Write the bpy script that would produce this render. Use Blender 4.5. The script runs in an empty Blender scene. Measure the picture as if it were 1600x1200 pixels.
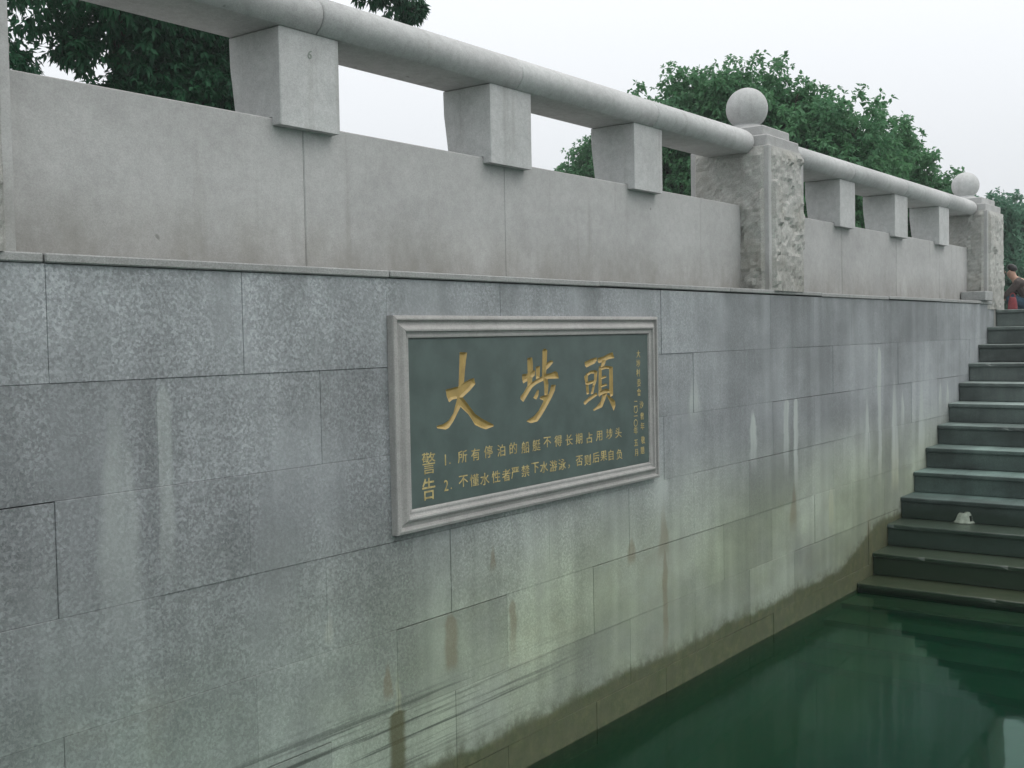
import bpy, bmesh, math, random
import numpy as np
from mathutils import Vector, Matrix, noise as mnoise

random.seed(7)
rng = np.random.default_rng(11)
scene = bpy.context.scene
COL = scene.collection

# ---------------------------------------------------------------- camera
cam_d = bpy.data.cameras.new('camera')
cam = bpy.data.objects.new('camera', cam_d)
COL.objects.link(cam)
cam_d.sensor_width = 36.0
cam_d.sensor_fit = 'HORIZONTAL'
cam_d.lens = 39.508
cam_d.clip_start = 0.05
cam_d.clip_end = 2000.0
cam_f = Vector((0.798624423633868, 0.600344255426538, -0.042258785498733784))
cam_r = Vector((0.600129107613308, -0.7996770083819997, -0.019019370664391987))
cam_u = cam_r.cross(cam_f)
cam.matrix_world = Matrix(((cam_r.x, cam_u.x, -cam_f.x, 0.0),
                           (cam_r.y, cam_u.y, -cam_f.y, -2.8),
                           (cam_r.z, cam_u.z, -cam_f.z, 1.83),
                           (0, 0, 0, 1)))
scene.camera = cam

# ---------------------------------------------------------------- world, sun, exposure
SUN_EL, SUN_AZ = math.radians(58), math.radians(160)
world = bpy.data.worlds.new('World')
scene.world = world
world.use_nodes = True
wn, wl = world.node_tree.nodes, world.node_tree.links
wn.clear()
w_out = wn.new('ShaderNodeOutputWorld')
sky = wn.new('ShaderNodeTexSky')
sky.sky_type = 'NISHITA'
sky.sun_disc = False
sky.sun_elevation = SUN_EL
sky.sun_rotation = SUN_AZ
sky.dust_density = 4.0
sky.air_density = 1.5
hs = wn.new('ShaderNodeHueSaturation')
hs.inputs['Saturation'].default_value = 0.25
wl.new(sky.outputs[0], hs.inputs['Color'])
bg_sky = wn.new('ShaderNodeBackground')
bg_sky.inputs['Strength'].default_value = 0.05
wl.new(hs.outputs[0], bg_sky.inputs['Color'])
# closed cloud deck: brighter towards the zenith, as an overcast sky is
tc = wn.new('ShaderNodeTexCoord')
sep = wn.new('ShaderNodeSeparateXYZ')
wl.new(tc.outputs['Generated'], sep.inputs[0])
ramp = wn.new('ShaderNodeValToRGB')
ramp.color_ramp.elements[0].position = 0.0
ramp.color_ramp.elements[0].color = (0.52, 0.54, 0.585, 1)
ramp.color_ramp.elements[1].position = 1.0
ramp.color_ramp.elements[1].color = (1.55, 1.57, 1.55, 1)
wl.new(sep.outputs['Z'], ramp.inputs[0])
bg_cloud = wn.new('ShaderNodeBackground')
bg_cloud.inputs['Strength'].default_value = 1.0
wl.new(ramp.outputs[0], bg_cloud.inputs['Color'])
addsh = wn.new('ShaderNodeAddShader')
wl.new(bg_sky.outputs[0], addsh.inputs[0])
wl.new(bg_cloud.outputs[0], addsh.inputs[1])
wl.new(addsh.outputs[0], w_out.inputs['Surface'])

sun_d = bpy.data.lights.new('sun', 'SUN')
sun_d.energy = 0.5
sun_d.angle = math.radians(40)
sun_d.color = (1.0, 0.97, 0.92)
sun = bpy.data.objects.new('sun', sun_d)
COL.objects.link(sun)
to_sun = Vector((math.sin(SUN_AZ) * math.cos(SUN_EL), math.cos(SUN_AZ) * math.cos(SUN_EL), math.sin(SUN_EL)))
sun.rotation_euler = to_sun.to_track_quat('Z', 'Y').to_euler()

scene.cycles.max_bounces = 6
scene.cycles.diffuse_bounces = 3
scene.cycles.glossy_bounces = 3
scene.cycles.transmission_bounces = 4
scene.cycles.volume_bounces = 1
scene.cycles.use_adaptive_sampling = True
scene.cycles.adaptive_threshold = 0.02
scene.view_settings.view_transform = 'Standard'
scene.view_settings.look = 'None'
scene.view_settings.exposure = 0.0
scene.view_settings.gamma = 1.0
scene.view_settings.use_curve_mapping = False

# ---------------------------------------------------------------- node helper
class NT:
    def __init__(self, name):
        self.mat = bpy.data.materials.new(name)
        self.mat.use_nodes = True
        self.t = self.mat.node_tree
        self.t.nodes.clear()
        self.out = self.t.nodes.new('ShaderNodeOutputMaterial')
        g = self.t.nodes.new('ShaderNodeNewGeometry')
        self.P = g.outputs['Position']
        self.Nrm = g.outputs['Normal']
        s = self.t.nodes.new('ShaderNodeSeparateXYZ')
        self.t.links.new(self.P, s.inputs[0])
        self.x, self.y, self.z = s.outputs[0], s.outputs[1], s.outputs[2]

    def put(self, sock, v):
        if isinstance(v, bpy.types.NodeSocket):
            self.t.links.new(v, sock)
        else:
            if sock.type == 'RGBA' and len(v) == 3:
                v = (*v, 1.0)
            sock.default_value = v

    def m(self, op, a, b=0.0, c=None, clamp=False):
        n = self.t.nodes.new('ShaderNodeMath')
        n.operation = op
        n.use_clamp = clamp
        self.put(n.inputs[0], a)
        self.put(n.inputs[1], b)
        if c is not None:
            self.put(n.inputs[2], c)
        return n.outputs[0]

    def rng(self, v, a, b, c=0.0, d=1.0, smooth=True):
        n = self.t.nodes.new('ShaderNodeMapRange')
        n.interpolation_type = 'SMOOTHSTEP' if smooth else 'LINEAR'
        n.clamp = True
        for k, val in zip((0, 1, 2, 3, 4), (v, a, b, c, d)):
            self.put(n.inputs[k], val)
        return n.outputs[0]

    def mix(self, f, a, b, blend='MIX'):
        n = self.t.nodes.new('ShaderNodeMixRGB')
        n.blend_type = blend
        self.put(n.inputs[0], f)
        self.put(n.inputs[1], a)
        self.put(n.inputs[2], b)
        return n.outputs[0]

    def vec(self, sx, sy, sz, src=None):
        n = self.t.nodes.new('ShaderNodeVectorMath')
        n.operation = 'MULTIPLY'
        self.put(n.inputs[0], src or self.P)
        n.inputs[1].default_value = (sx, sy, sz)
        return n.outputs[0]

    def noise(self, scale, detail=3.0, rough=0.55, vec=None, color=False):
        n = self.t.nodes.new('ShaderNodeTexNoise')
        self.put(n.inputs['Vector'], vec or self.P)
        n.inputs['Scale'].default_value = scale
        n.inputs['Detail'].default_value = detail
        n.inputs['Roughness'].default_value = rough
        return n.outputs['Color' if color else 'Fac']

    def voro(self, scale, vec=None):
        n = self.t.nodes.new('ShaderNodeTexVoronoi')
        self.put(n.inputs['Vector'], vec or self.P)
        n.inputs['Scale'].default_value = scale
        s = self.t.nodes.new('ShaderNodeSeparateColor')
        self.t.links.new(n.outputs['Color'], s.inputs[0])
        return s.outputs[0]

    def objrand(self):
        return self.t.nodes.new('ShaderNodeObjectInfo').outputs['Random']

    def bump(self, h, strength=0.3, dist=0.01):
        n = self.t.nodes.new('ShaderNodeBump')
        n.inputs['Strength'].default_value = strength
        n.inputs['Distance'].default_value = dist
        self.put(n.inputs['Height'], h)
        return n.outputs[0]

    def principled(self, color, rough=0.8, bump=None, spec=0.4, metallic=0.0):
        n = self.t.nodes.new('ShaderNodeBsdfPrincipled')
        self.put(n.inputs['Base Color'], color)
        self.put(n.inputs['Roughness'], rough)
        self.put(n.inputs['Specular IOR Level'], spec)
        n.inputs['Metallic'].default_value = metallic
        if bump is not None:
            self.put(n.inputs['Normal'], bump)
        self.t.links.new(n.outputs[0], self.out.inputs['Surface'])
        return n

    def grey(self, v, tint=(1, 1, 1)):
        n = self.t.nodes.new('ShaderNodeCombineColor')
        for k in range(3):
            self.put(n.inputs[k], self.m('MULTIPLY', v, tint[k]))
        return n.outputs[0]

    def streak(self, x0, w, zt, zb, fade_t, fade_b):
        """soft vertical run of water-borne stain between zt and zb"""
        j = self.m('MULTIPLY', self.m('SUBTRACT', self.streak_noise, 0.5), 0.05)
        dx = self.m('ABSOLUTE', self.m('SUBTRACT', self.m('ADD', self.x, j), x0))
        ww = self.m('MULTIPLY', self.rng(self.z, zt, zt - fade_t * 1.6, 0.12, 1.0, False), w)
        mx = self.rng(dx, ww, self.m('MULTIPLY', ww, 0.45))
        mz = self.m('MULTIPLY', self.rng(self.z, zt, zt - fade_t), self.rng(self.z, zb, zb + fade_b))
        return self.m('MULTIPLY', mx, mz)


def wall_material(wet_only=False):
    n = NT('wall_granite')
    P = n.P
    n.streak_noise = n.noise(1.0, 3, 0.6, n.vec(3.0, 0.0, 7.0))
    # speckle of the flamed granite
    warp = n.noise(60, 2, 0.5, color=True)
    vv = n.t.nodes.new('ShaderNodeVectorMath')
    vv.operation = 'MULTIPLY_ADD'
    n.put(vv.inputs[0], warp)
    vv.inputs[1].default_value = (0.012, 0.012, 0.012)
    n.put(vv.inputs[2], P)
    sp1 = n.voro(125, vv.outputs[0])
    sp2 = n.noise(84, 4, 0.72)
    sp3 = n.voro(330, vv.outputs[0])
    spk = n.m('ADD', n.m('MULTIPLY', n.rng(sp1, 0.25, 1.0), 0.42), n.m('MULTIPLY', sp3, 0.22))
    spk = n.m('ADD', spk, n.m('MULTIPLY', n.rng(sp2, 0.3, 0.7), 0.36))
    # where the weathering has washed the speckle out
    worn = n.rng(n.noise(1.0, 4, 0.6, n.vec(2.6, 1.0, 0.9)), 0.42, 0.68)
    amp = n.m('MULTIPLY', n.rng(worn, 0, 1, 1.0, 0.35), n.m('MULTIPLY', n.rng(n.z, 0.3, 1.3, 0.5, 1.0), n.rng(n.x, 2.4, 6.5, 1.0, 0.4)))
    v = n.m('ADD', n.m('MULTIPLY', n.m('MULTIPLY', n.m('SUBTRACT', spk, 0.5), 0.235), amp), 0.268)
    # slab to slab variation and broad dirt
    v = n.m('MULTIPLY', v, n.rng(n.objrand(), 0, 1, 0.88, 1.12, False))
    big = n.noise(1.0, 4, 0.6, n.vec(0.9, 1, 1.3))
    v = n.m('MULTIPLY', v, n.rng(big, 0.3, 0.72, 0.74, 1.22))
    drip = n.noise(1.0, 3, 0.6, n.vec(7.0, 1, 0.35))
    v = n.m('MULTIPLY', v, n.rng(drip, 0.3, 0.7, 0.89, 1.10))
    c = n.grey(v, (0.93, 0.985, 1.02))
    # yellow-green film on the lower courses
    film_n = n.noise(1.0, 4, 0.6, n.vec(1.1, 1, 1.6))
    film = n.m('MULTIPLY', n.rng(n.z, 1.35, 0.55), n.rng(film_n, 0.30, 0.62, 0.65, 1.0))
    c = n.mix(film, c, n.mix(1.0, c, n.mix(n.rng(n.x, 1.8, 4.2), (0.82, 0.92, 0.79), (1.09, 1.17, 0.84)), 'MULTIPLY'))
    # brown wash in patches
    bw = n.m('MULTIPLY', n.rng(n.noise(1.0, 5, 0.65, n.vec(1.7, 1, 2.3)), 0.52, 0.75), n.rng(n.z, 1.2, 0.5, 0.05, 0.28))
    c = n.mix(bw, c, (0.185, 0.175, 0.115))
    # patchy darker grey, stronger towards the coping
    upper_dark = n.m('MULTIPLY', n.rng(n.z, 1.72, 2.04), n.rng(n.noise(1.0, 4, 0.65, n.vec(4.5, 1, 2.0)), 0.40, 0.68))
    c = n.mix(n.m('MULTIPLY', upper_dark, 0.5), c, (0.13, 0.14, 0.14))
    # dark patches of damp
    damp = n.rng(n.noise(1.0, 5, 0.62, n.vec(1.25, 1, 1.0)), 0.56, 0.70)
    c = n.mix(n.m('MULTIPLY', damp, 0.35), c, (0.14, 0.15, 0.15))
    # pale lime runs
    pale = None
    for a in [(6.52, 0.05, 1.42, 0.85, 0.02, 0.4), (6.67, 0.045, 1.42, 0.70, 0.02, 0.4), (7.96, 0.07, 1.46, 0.75, 0.3, 0.4),
              (8.22, 0.05, 1.72, 0.62, 0.05, 0.3), (8.56, 0.11, 1.60, 0.55, 0.45, 0.2), (9.22, 0.10, 1.53, 0.68, 0.35, 0.3),
              (9.74, 0.05, 1.42, 1.08, 0.1, 0.2), (9.95, 0.05, 1.40, 1.10, 0.1, 0.2), (8.75, 0.05, 1.38, 0.95, 0.1, 0.3), (4.96, 0.10, 1.12, 0.86, 0.03, 0.2),
              (1.86, 0.09, 1.75, 0.9, 0.3, 0.4), (2.02, 0.035, 1.73, 1.02, 0.05, 0.3), (2.99, 0.03, 0.66, 0.44, 0.16, 0.02),
              (6.05, 0.06, 1.40, 0.95, 0.08, 0.3), (5.33, 0.13, 1.65, 1.3, 0.2, 0.2), (2.66, 0.03, 0.92, 0.77, 0.06, 0.05),
              (7.25, 0.05, 0.80, 0.45, 0.05, 0.2)]:
        s = n.streak(*a)
        pale = s if pale is None else n.m('MAXIMUM', pale, s)
    pale_c = n.mix(n.rng(n.z, 1.1, 0.5), (0.37, 0.40, 0.385), (0.33, 0.35, 0.235))
    pale_f = n.m('MULTIPLY', pale, n.m('MULTIPLY', n.rng(n.x, 3.0, 6.3, 0.40, 0.95), n.rng(n.noise(1.0, 3, 0.6, n.vec(22, 1, 1.2)), 0.3, 0.6, 0.55, 1.0)))
    c = n.mix(pale_f, c, pale_c)
    # brown and rusty runs
    rust = None
    for a in [(3.30, 0.05, 0.77, 0.52, 0.03, 0.05), (3.57, 0.025, 1.0, 0.86, 0.06, 0.06), (4.98, 0.09, 1.00, 0.62, 0.2, 0.2),
              (4.99, 0.035, 0.80, 0.10, 0.1, 0.3), (6.63, 0.07, 0.92, 0.54, 0.15, 0.15), (3.70, 0.03, 0.74, 0.45, 0.02, 0.2),
              (2.94, 0.035, 0.68, 0.5, 0.08, 0.05), (4.66, 0.05, 0.86, 0.70, 0.05, 0.05), (7.98, 0.1, 0.60, 0.1, 0.3, 0.1)]:
        s = n.streak(*a)
        rust = s if rust is None else n.m('MAXIMUM', rust, s)
    c = n.mix(n.m('MULTIPLY', rust, 0.48), c, (0.15, 0.115, 0.065))
    # black slime lines left by earlier water levels
    ln = n.noise(1.0, 4, 0.62, n.vec(0.9, 1, 44.0))
    lm = n.m('MULTIPLY', n.rng(n.z, 0.56, 0.44), n.rng(n.z, 0.20, 0.28))
    lm = n.m('MULTIPLY', lm, n.m('MULTIPLY', n.rng(n.x, 4.6, 3.3), n.rng(n.x, 1.5, 2.3)))
    c = n.mix(n.m('MULTIPLY', n.m('MULTIPLY', n.rng(ln, 0.48, 0.64), lm), 0.80), c, (0.040, 0.048, 0.040))
    dd = n.streak(2.985, 0.055, 0.47, 0.0, 0.01, 0.01)
    c = n.mix(n.m('MULTIPLY', dd, 0.85), c, (0.07, 0.07, 0.032))
    # algae belt at the water line, rising in the corner with the steps
    edge = n.m('ADD', 0.195, n.m('MULTIPLY', n.m('SUBTRACT', n.noise(1.0, 5, 0.7, n.vec(4, 1, 2)), 0.5), 0.10))
    edge = n.m('ADD', edge, n.rng(n.x, 7.3, 8.3, 0.0, 0.22))
    alg = n.rng(n.m('SUBTRACT', n.z, edge), 0.022, -0.022)
    algc = n.mix(n.rng(n.noise(14, 4, 0.7), 0.35, 0.7), (0.052, 0.064, 0.028), (0.098, 0.098, 0.048))
    c = n.mix(n.m('MULTIPLY', alg, 0.93), c, algc)
    up = n.m('MULTIPLY', n.rng(n.m('SUBTRACT', n.z, edge), 0.085, 0.0), 0.6)
    c = n.mix(n.m('MULTIPLY', up, n.rng(n.noise(9, 4, 0.7), 0.4, 0.6)), c, (0.075, 0.08, 0.05))
    h = n.m('ADD', n.m('MULTIPLY', sp2, 0.6), n.m('MULTIPLY', spk, 0.5))
    b = n.bump(h, 0.35, 0.004)
    n.principled(c, n.rng(n.z, 0.05, 0.6, 0.55, 0.85), b, 0.3)
    return n.mat


def fine_granite(name, base, tint, dirt=0.35, dirt_z=(2.08, 2.30), rough_relief=False, speck=0.20, mott=(0.93, 1.06)):
    n = NT(name)
    sp = n.m('ADD', n.m('MULTIPLY', n.voro(300), 0.5), n.m('MULTIPLY', n.noise(170, 3, 0.7), 0.5))
    v = n.m('ADD', base, n.m('MULTIPLY', n.m('SUBTRACT', sp, 0.5), speck))
    v = n.m('MULTIPLY', v, n.rng(n.objrand(), 0, 1, 0.95, 1.05, False))
    v = n.m('MULTIPLY', v, n.rng(n.noise(1.0, 4, 0.6, n.vec(1.5, 1.5, 2.2)), 0.3, 0.7, 0.88, 1.08))
    c = n.grey(v, tint)
    dn = n.noise(1.0, 5, 0.68, n.vec(5, 5, 2.4))
    dm = n.m('MULTIPLY', n.rng(n.z, dirt_z[1], dirt_z[0], 0.0, 1.0), n.rng(dn, 0.25, 0.65, 0.25, 1.0))
    c = n.mix(n.m('MULTIPLY', dm, dirt), c, (0.145, 0.135, 0.105))
    run = n.m('MULTIPLY', n.rng(n.noise(1.0, 3, 0.6, n.vec(12, 12, 0.8)), 0.56, 0.75), 0.30)
    c = n.mix(run, c, (0.19, 0.185, 0.165))
    c = n.mix(1.0, c, n.grey(n.rng(n.noise(26, 4, 0.7), 0.3, 0.7, mott[0], mott[1])), 'MULTIPLY')
    # small dark chips and spots
    pits = n.rng(n.noise(11, 2, 0.5), 0.75, 0.78)
    c = n.mix(n.m('MULTIPLY', pits, 0.6), c, (0.12, 0.12, 0.11))
    if rough_relief:
        big = n.noise(14, 6, 0.7)
        c = n.mix(n.rng(n.noise(3, 4, 0.65), 0.45, 0.72, 0.0, 0.45), c, (0.25, 0.235, 0.195))
        b = n.bump(big, 0.4, 0.010)
    else:
        b = n.bump(sp, 0.22, 0.003)
    n.principled(c, 0.82, b, 0.3)
    return n.mat


def stair_material():
    n = NT('stair_granite')
    sp = n.m('ADD', n.m('MULTIPLY', n.voro(210), 0.5), n.m('MULTIPLY', n.noise(120, 3, 0.7), 0.5))
    big = n.noise(1.0, 4, 0.6, n.vec(2.0, 1.6, 3.0))
    v = n.m('ADD', n.rng(n.z, 0.5, 1.2, 0.065, 0.092), n.m('MULTIPLY', n.m('SUBTRACT', sp, 0.5), 0.05))
    v = n.m('MULTIPLY', v, n.rng(big, 0.3, 0.7, 0.55, 1.4))
    v = n.m('MULTIPLY', v, n.rng(n.noise(1.0, 4, 0.65, n.vec(1, 9, 2.0)), 0.3, 0.7, 0.84, 1.16))
    v = n.m('MULTIPLY', v, n.rng(n.objrand(), 0, 1, 0.80, 1.18, False))
    # sky sheen painted into the colour: upper faces paler than the risers
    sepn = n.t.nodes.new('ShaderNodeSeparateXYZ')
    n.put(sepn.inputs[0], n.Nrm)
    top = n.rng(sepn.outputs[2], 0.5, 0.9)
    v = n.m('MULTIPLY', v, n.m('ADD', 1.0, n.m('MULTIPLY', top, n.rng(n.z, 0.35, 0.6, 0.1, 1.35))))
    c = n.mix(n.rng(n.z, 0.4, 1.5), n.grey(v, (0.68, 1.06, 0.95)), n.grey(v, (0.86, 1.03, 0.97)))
    wet = n.rng(n.m('ADD', n.z, n.m('MULTIPLY', n.m('SUBTRACT', big, 0.5), 0.12)), 0.52, 0.40)
    c = n.mix(n.m('MULTIPLY', wet, 0.75), c, n.mix(top, (0.018, 0.032, 0.022), (0.042, 0.058, 0.040)))  # wet stone, with the risers' shade painted in as a darker green
    alg = n.rng(n.m('ADD', n.z, n.m('MULTIPLY', n.m('SUBTRACT', n.noise(5, 4, 0.6), 0.5), 0.1)), 0.26, 0.16)
    c = n.mix(n.m('MULTIPLY', alg, 0.85), c, n.mix(top, (0.016, 0.030, 0.016), n.mix(n.rng(n.noise(12, 4, 0.7), 0.3, 0.7), (0.028, 0.044, 0.022), (0.046, 0.056, 0.030))))  # algae; riser side again painted darker for its shade
    r = n.m('SUBTRACT', 0.62, n.m('MULTIPLY', wet, 0.34))
    n.principled(c, r, n.bump(sp, 0.2, 0.003), 0.5)
    return n.mat


def simple(name, color, rough=0.7, var=0.12, scale=8.0, spec=0.35, bump=0.15):
    n = NT(name)
    f = n.noise(scale, 4, 0.6)
    c = n.mix(n.rng(f, 0.3, 0.7), tuple(k * (1 - var) for k in color), tuple(min(1, k * (1 + var)) for k in color))
    n.principled(c, rough, n.bump(f, bump, 0.005), spec)
    return n.mat


def leaf_material(name, dark, light, trans=0.25):
    n = NT(name)
    a = n.t.nodes.new('ShaderNodeAttribute')
    a.attribute_name = 'tint'
    c = n.mix(a.outputs['Fac'], dark, light)
    d = n.t.nodes.new('ShaderNodeBsdfPrincipled')
    n.put(d.inputs['Base Color'], c)
    d.inputs['Roughness'].default_value = 0.55
    d.inputs['Specular IOR Level'].default_value = 0.25
    tr = n.t.nodes.new('ShaderNodeBsdfTranslucent')
    n.put(tr.inputs['Color'], n.mix(0.5, c, light))
    ms = n.t.nodes.new('ShaderNodeMixShader')
    ms.inputs[0].default_value = trans
    n.t.links.new(d.outputs[0], ms.inputs[1])
    n.t.links.new(tr.outputs[0], ms.inputs[2])
    n.t.links.new(ms.outputs[0], n.out.inputs['Surface'])
    return n.mat


def water_material():
    n = NT('pond_water')
    h = n.m('ADD', n.noise(2.2, 2, 0.5), n.m('MULTIPLY', n.noise(7.0, 2, 0.5), 0.15))
    b = n.bump(h, 0.05, 0.05)
    fr = n.t.nodes.new('ShaderNodeFresnel')
    fr.inputs['IOR'].default_value = 1.33
    n.put(fr.inputs['Normal'], b)
    gl = n.t.nodes.new('ShaderNodeBsdfGlossy')
    gl.inputs['Roughness'].default_value = 0.045
    gl.inputs['Color'].default_value = (0.62, 0.90, 0.80, 1)
    n.put(gl.inputs['Normal'], b)
    tr = n.t.nodes.new('ShaderNodeBsdfRefraction')
    tr.inputs['Color'].default_value = (0.9, 1.0, 0.93, 1)
    tr.inputs['IOR'].default_value = 1.33
    tr.inputs['Roughness'].default_value = 0.0
    n.put(tr.inputs['Normal'], b)
    ms = n.t.nodes.new('ShaderNodeMixShader')
    n.put(ms.inputs[0], fr.outputs[0])
    n.t.links.new(tr.outputs[0], ms.inputs[1])
    n.t.links.new(gl.outputs[0], ms.inputs[2])
    n.t.links.new(ms.outputs[0], n.out.inputs['Surface'])
    ab = n.t.nodes.new('ShaderNodeVolumeAbsorption')
    ab.inputs['Color'].default_value = (0.12, 0.60, 0.40, 1)
    ab.inputs['Density'].default_value = 2.6
    sc = n.t.nodes.new('ShaderNodeVolumeScatter')
    sc.inputs['Color'].default_value = (0.03, 0.70, 0.42, 1)
    sc.inputs['Density'].default_value = 0.34
    ad = n.t.nodes.new('ShaderNodeAddShader')
    n.t.links.new(ab.outputs[0], ad.inputs[0])
    n.t.links.new(sc.outputs[0], ad.inputs[1])
    n.t.links.new(ad.outputs[0], n.out.inputs['Volume'])
    return n.mat


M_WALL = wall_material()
M_PARAPET = fine_granite('parapet_granite', 0.372, (1.0, 0.995, 0.985), dirt=0.5, dirt_z=(2.07, 2.36), speck=0.12, mott=(0.94, 1.05))
M_RAIL = fine_granite('rail_granite', 0.43, (0.99, 1.0, 0.995), speck=0.18, mott=(0.91, 1.07), dirt=0.2, dirt_z=(2.0, 2.2))
M_ROUGH = fine_granite('rough_hewn_granite', 0.335, (1.0, 1.0, 0.95), dirt=0.3, dirt_z=(2.05, 2.5), rough_relief=True, speck=0.25)
M_COPING = fine_granite('coping_granite', 0.30, (0.98, 1.0, 0.99), dirt=0.3, dirt_z=(2.0, 2.12))
M_FRAME = fine_granite('frame_granite', 0.315, (1.02, 1.0, 0.97), speck=0.12, dirt=0.1, dirt_z=(1.0, 1.2))
M_MORTAR = simple('dark_joint', (0.10, 0.105, 0.10), 0.95, 0.3)
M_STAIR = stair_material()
M_PANEL = simple('green_slate', (0.072, 0.098, 0.091), 0.42, 0.14, 7.0, 0.4, 0.04)
M_GOLD = simple('gold_paint', (0.335, 0.235, 0.080), 0.5, 0.12, 30.0, 0.4, 0.08)
M_GOLD_SMALL = simple('worn_gold_paint', (0.37, 0.30, 0.135), 0.6, 0.25, 40.0, 0.3, 0.05)
M_GROUND = simple('paving', (0.25, 0.25, 0.235), 0.85, 0.15, 3.0)
M_BED = simple('river_mud', (0.05, 0.06, 0.035), 0.95, 0.3, 1.0)
M_BARK = simple('bark', (0.035, 0.030, 0.022), 0.9, 0.35, 9.0, 0.2, 0.6)
M_LEAF_NEAR = leaf_material('near_leaves', (0.007, 0.048, 0.024), (0.020, 0.100, 0.040), 0.25)
M_LEAF_MID = leaf_material('mid_leaves', (0.050, 0.155, 0.076), (0.115, 0.265, 0.122), 0.4)
M_LEAF_FAR = leaf_material('far_leaves', (0.055, 0.145, 0.098), (0.11, 0.23, 0.15), 0.4)  # paler, bluer leaf colour: distance haze painted in
M_WATER = water_material()

# ---------------------------------------------------------------- object helpers
def link(name, verts, faces, mat, parent=None, smooth=False):
    me = bpy.data.meshes.new(name)
    me.from_pydata([tuple(v) for v in verts], [], faces)
    me.update()
    if mat is not None:
        me.materials.append(mat)
    if smooth:
        me.polygons.foreach_set('use_smooth', [True] * len(me.polygons))
    o = bpy.data.objects.new(name, me)
    COL.objects.link(o)
    if parent is not None:
        o.parent = parent
        o.matrix_parent_inverse = Matrix.Translation(-Vector(parent.location))
    return o


def tag(o, label=None, cat=None, group=None, kind=None):
    for k, v in (('label', label), ('category', cat), ('group', group), ('kind', kind)):
        if v:
            o[k] = v
    return o


def thing(name, label, cat, loc, group=None):
    o = bpy.data.objects.new(name, None)
    o.empty_display_size = 0.1
    o.location = loc
    COL.objects.link(o)
    return tag(o, label, cat, group)


def cbox(x0, x1, y0, y1, z0, z1, c):
    """box with chamfered edges"""
    V, idx = [], {}
    lo, hi = (x0, y0, z0), (x1, y1, z1)
    for sx in (0, 1):
        for sy in (0, 1):
            for sz in (0, 1):
                s = (sx, sy, sz)
                corner = [hi[k] if s[k] else lo[k] for k in range(3)]
                for ax in range(3):
                    p = list(corner)
                    for k in range(3):
                        if k != ax:
                            p[k] += -c if s[k] else c
                    idx[(s, ax)] = len(V)
                    V.append(tuple(p))
    F = []
    def add(ids):
        pts = [Vector(V[i]) for i in ids]
        ctr = sum(pts, Vector()) / len(pts)
        nrm = (pts[1] - pts[0]).cross(pts[2] - pts[0])
        mid = Vector(((x0 + x1) / 2, (y0 + y1) / 2, (z0 + z1) / 2))
        F.append(tuple(ids) if nrm.dot(ctr - mid) > 0 else tuple(reversed(ids)))
    for ax in range(3):
        o1, o2 = [k for k in range(3) if k != ax]
        for s in (0, 1):
            ids = []
            for a, b in ((0, 0), (1, 0), (1, 1), (0, 1)):
                t = [0, 0, 0]; t[ax] = s; t[o1] = a; t[o2] = b
                ids.append(idx[(tuple(t), ax)])
            add(ids)
        for a in (0, 1):
            for b in (0, 1):
                t0 = [0, 0, 0]; t1 = [0, 0, 0]
                t0[o1] = t1[o1] = a; t0[o2] = t1[o2] = b
                t0[ax] = 0; t1[ax] = 1
                t0, t1 = tuple(t0), tuple(t1)
                add([idx[(t0, o1)], idx[(t1, o1)], idx[(t1, o2)], idx[(t0, o2)]])
    for sx in (0, 1):
        for sy in (0, 1):
            for sz in (0, 1):
                s = (sx, sy, sz)
                add([idx[(s, 0)], idx[(s, 1)], idx[(s, 2)]])
    return V, F


def part_box(name, dims, mat, parent, c=0.004, label=None):
    V, F = cbox(*dims, c)
    o = link(name, V, F, mat, parent)
    if label:
        o['label'] = label
    return o


def prism_x(name, prof, x0, x1, mat, parent, c=0.004, smooth=False):
    """(y,z) outline extruded along x with chamfered ends"""
    n = len(prof)
    cy = sum(p[0] for p in prof) / n
    cz = sum(p[1] for p in prof) / n
    def ring(x, inset):
        r = []
        for y, z in prof:
            d = Vector((y - cy, z - cz)); L = max(d.length, 1e-6)
            d *= (L - inset) / L
            r.append((x, cy + d.x, cz + d.y))
        return r
    V = ring(x0, c) + ring(x0 + c, 0) + ring(x1 - c, 0) + ring(x1, c)
    F = [tuple(range(n)), tuple(reversed(range(3 * n, 4 * n)))]
    for k in range(3):
        for i in range(n):
            j = (i + 1) % n
            F.append((k * n + i, (k + 1) * n + i, (k + 1) * n + j, k * n + j))
    o = link(name, V, F, mat, parent)
    bm = bmesh.new(); bm.from_mesh(o.data)
    bmesh.ops.recalc_face_normals(bm, faces=bm.faces)
    if smooth:
        for f in bm.faces:
            f.smooth = abs(f.normal.x) < 0.3
    bm.to_mesh(o.data); bm.free()
    return o


def lathe(name, prof, center, mat, parent, seg=48):
    V, F = [], []
    n = len(prof)
    for r, z in prof:
        for k in range(seg):
            a = 2 * math.pi * k / seg
            V.append((center[0] + r * math.cos(a), center[1] + r * math.sin(a), center[2] + z))
    for i in range(n - 1):
        for k in range(seg):
            k2 = (k + 1) % seg
            F.append((i * seg + k, i * seg + k2, (i + 1) * seg + k2, (i + 1) * seg + k))
    F.append(tuple(range((n - 1) * seg, n * seg)))
    F.append(tuple(reversed(range(seg))))
    return link(name, V, F, mat, parent, smooth=True)


def fbm(p, oct=4):
    return mnoise.fractal(p, 1.0, 2.0, oct, noise_basis='PERLIN_ORIGINAL')

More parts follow.
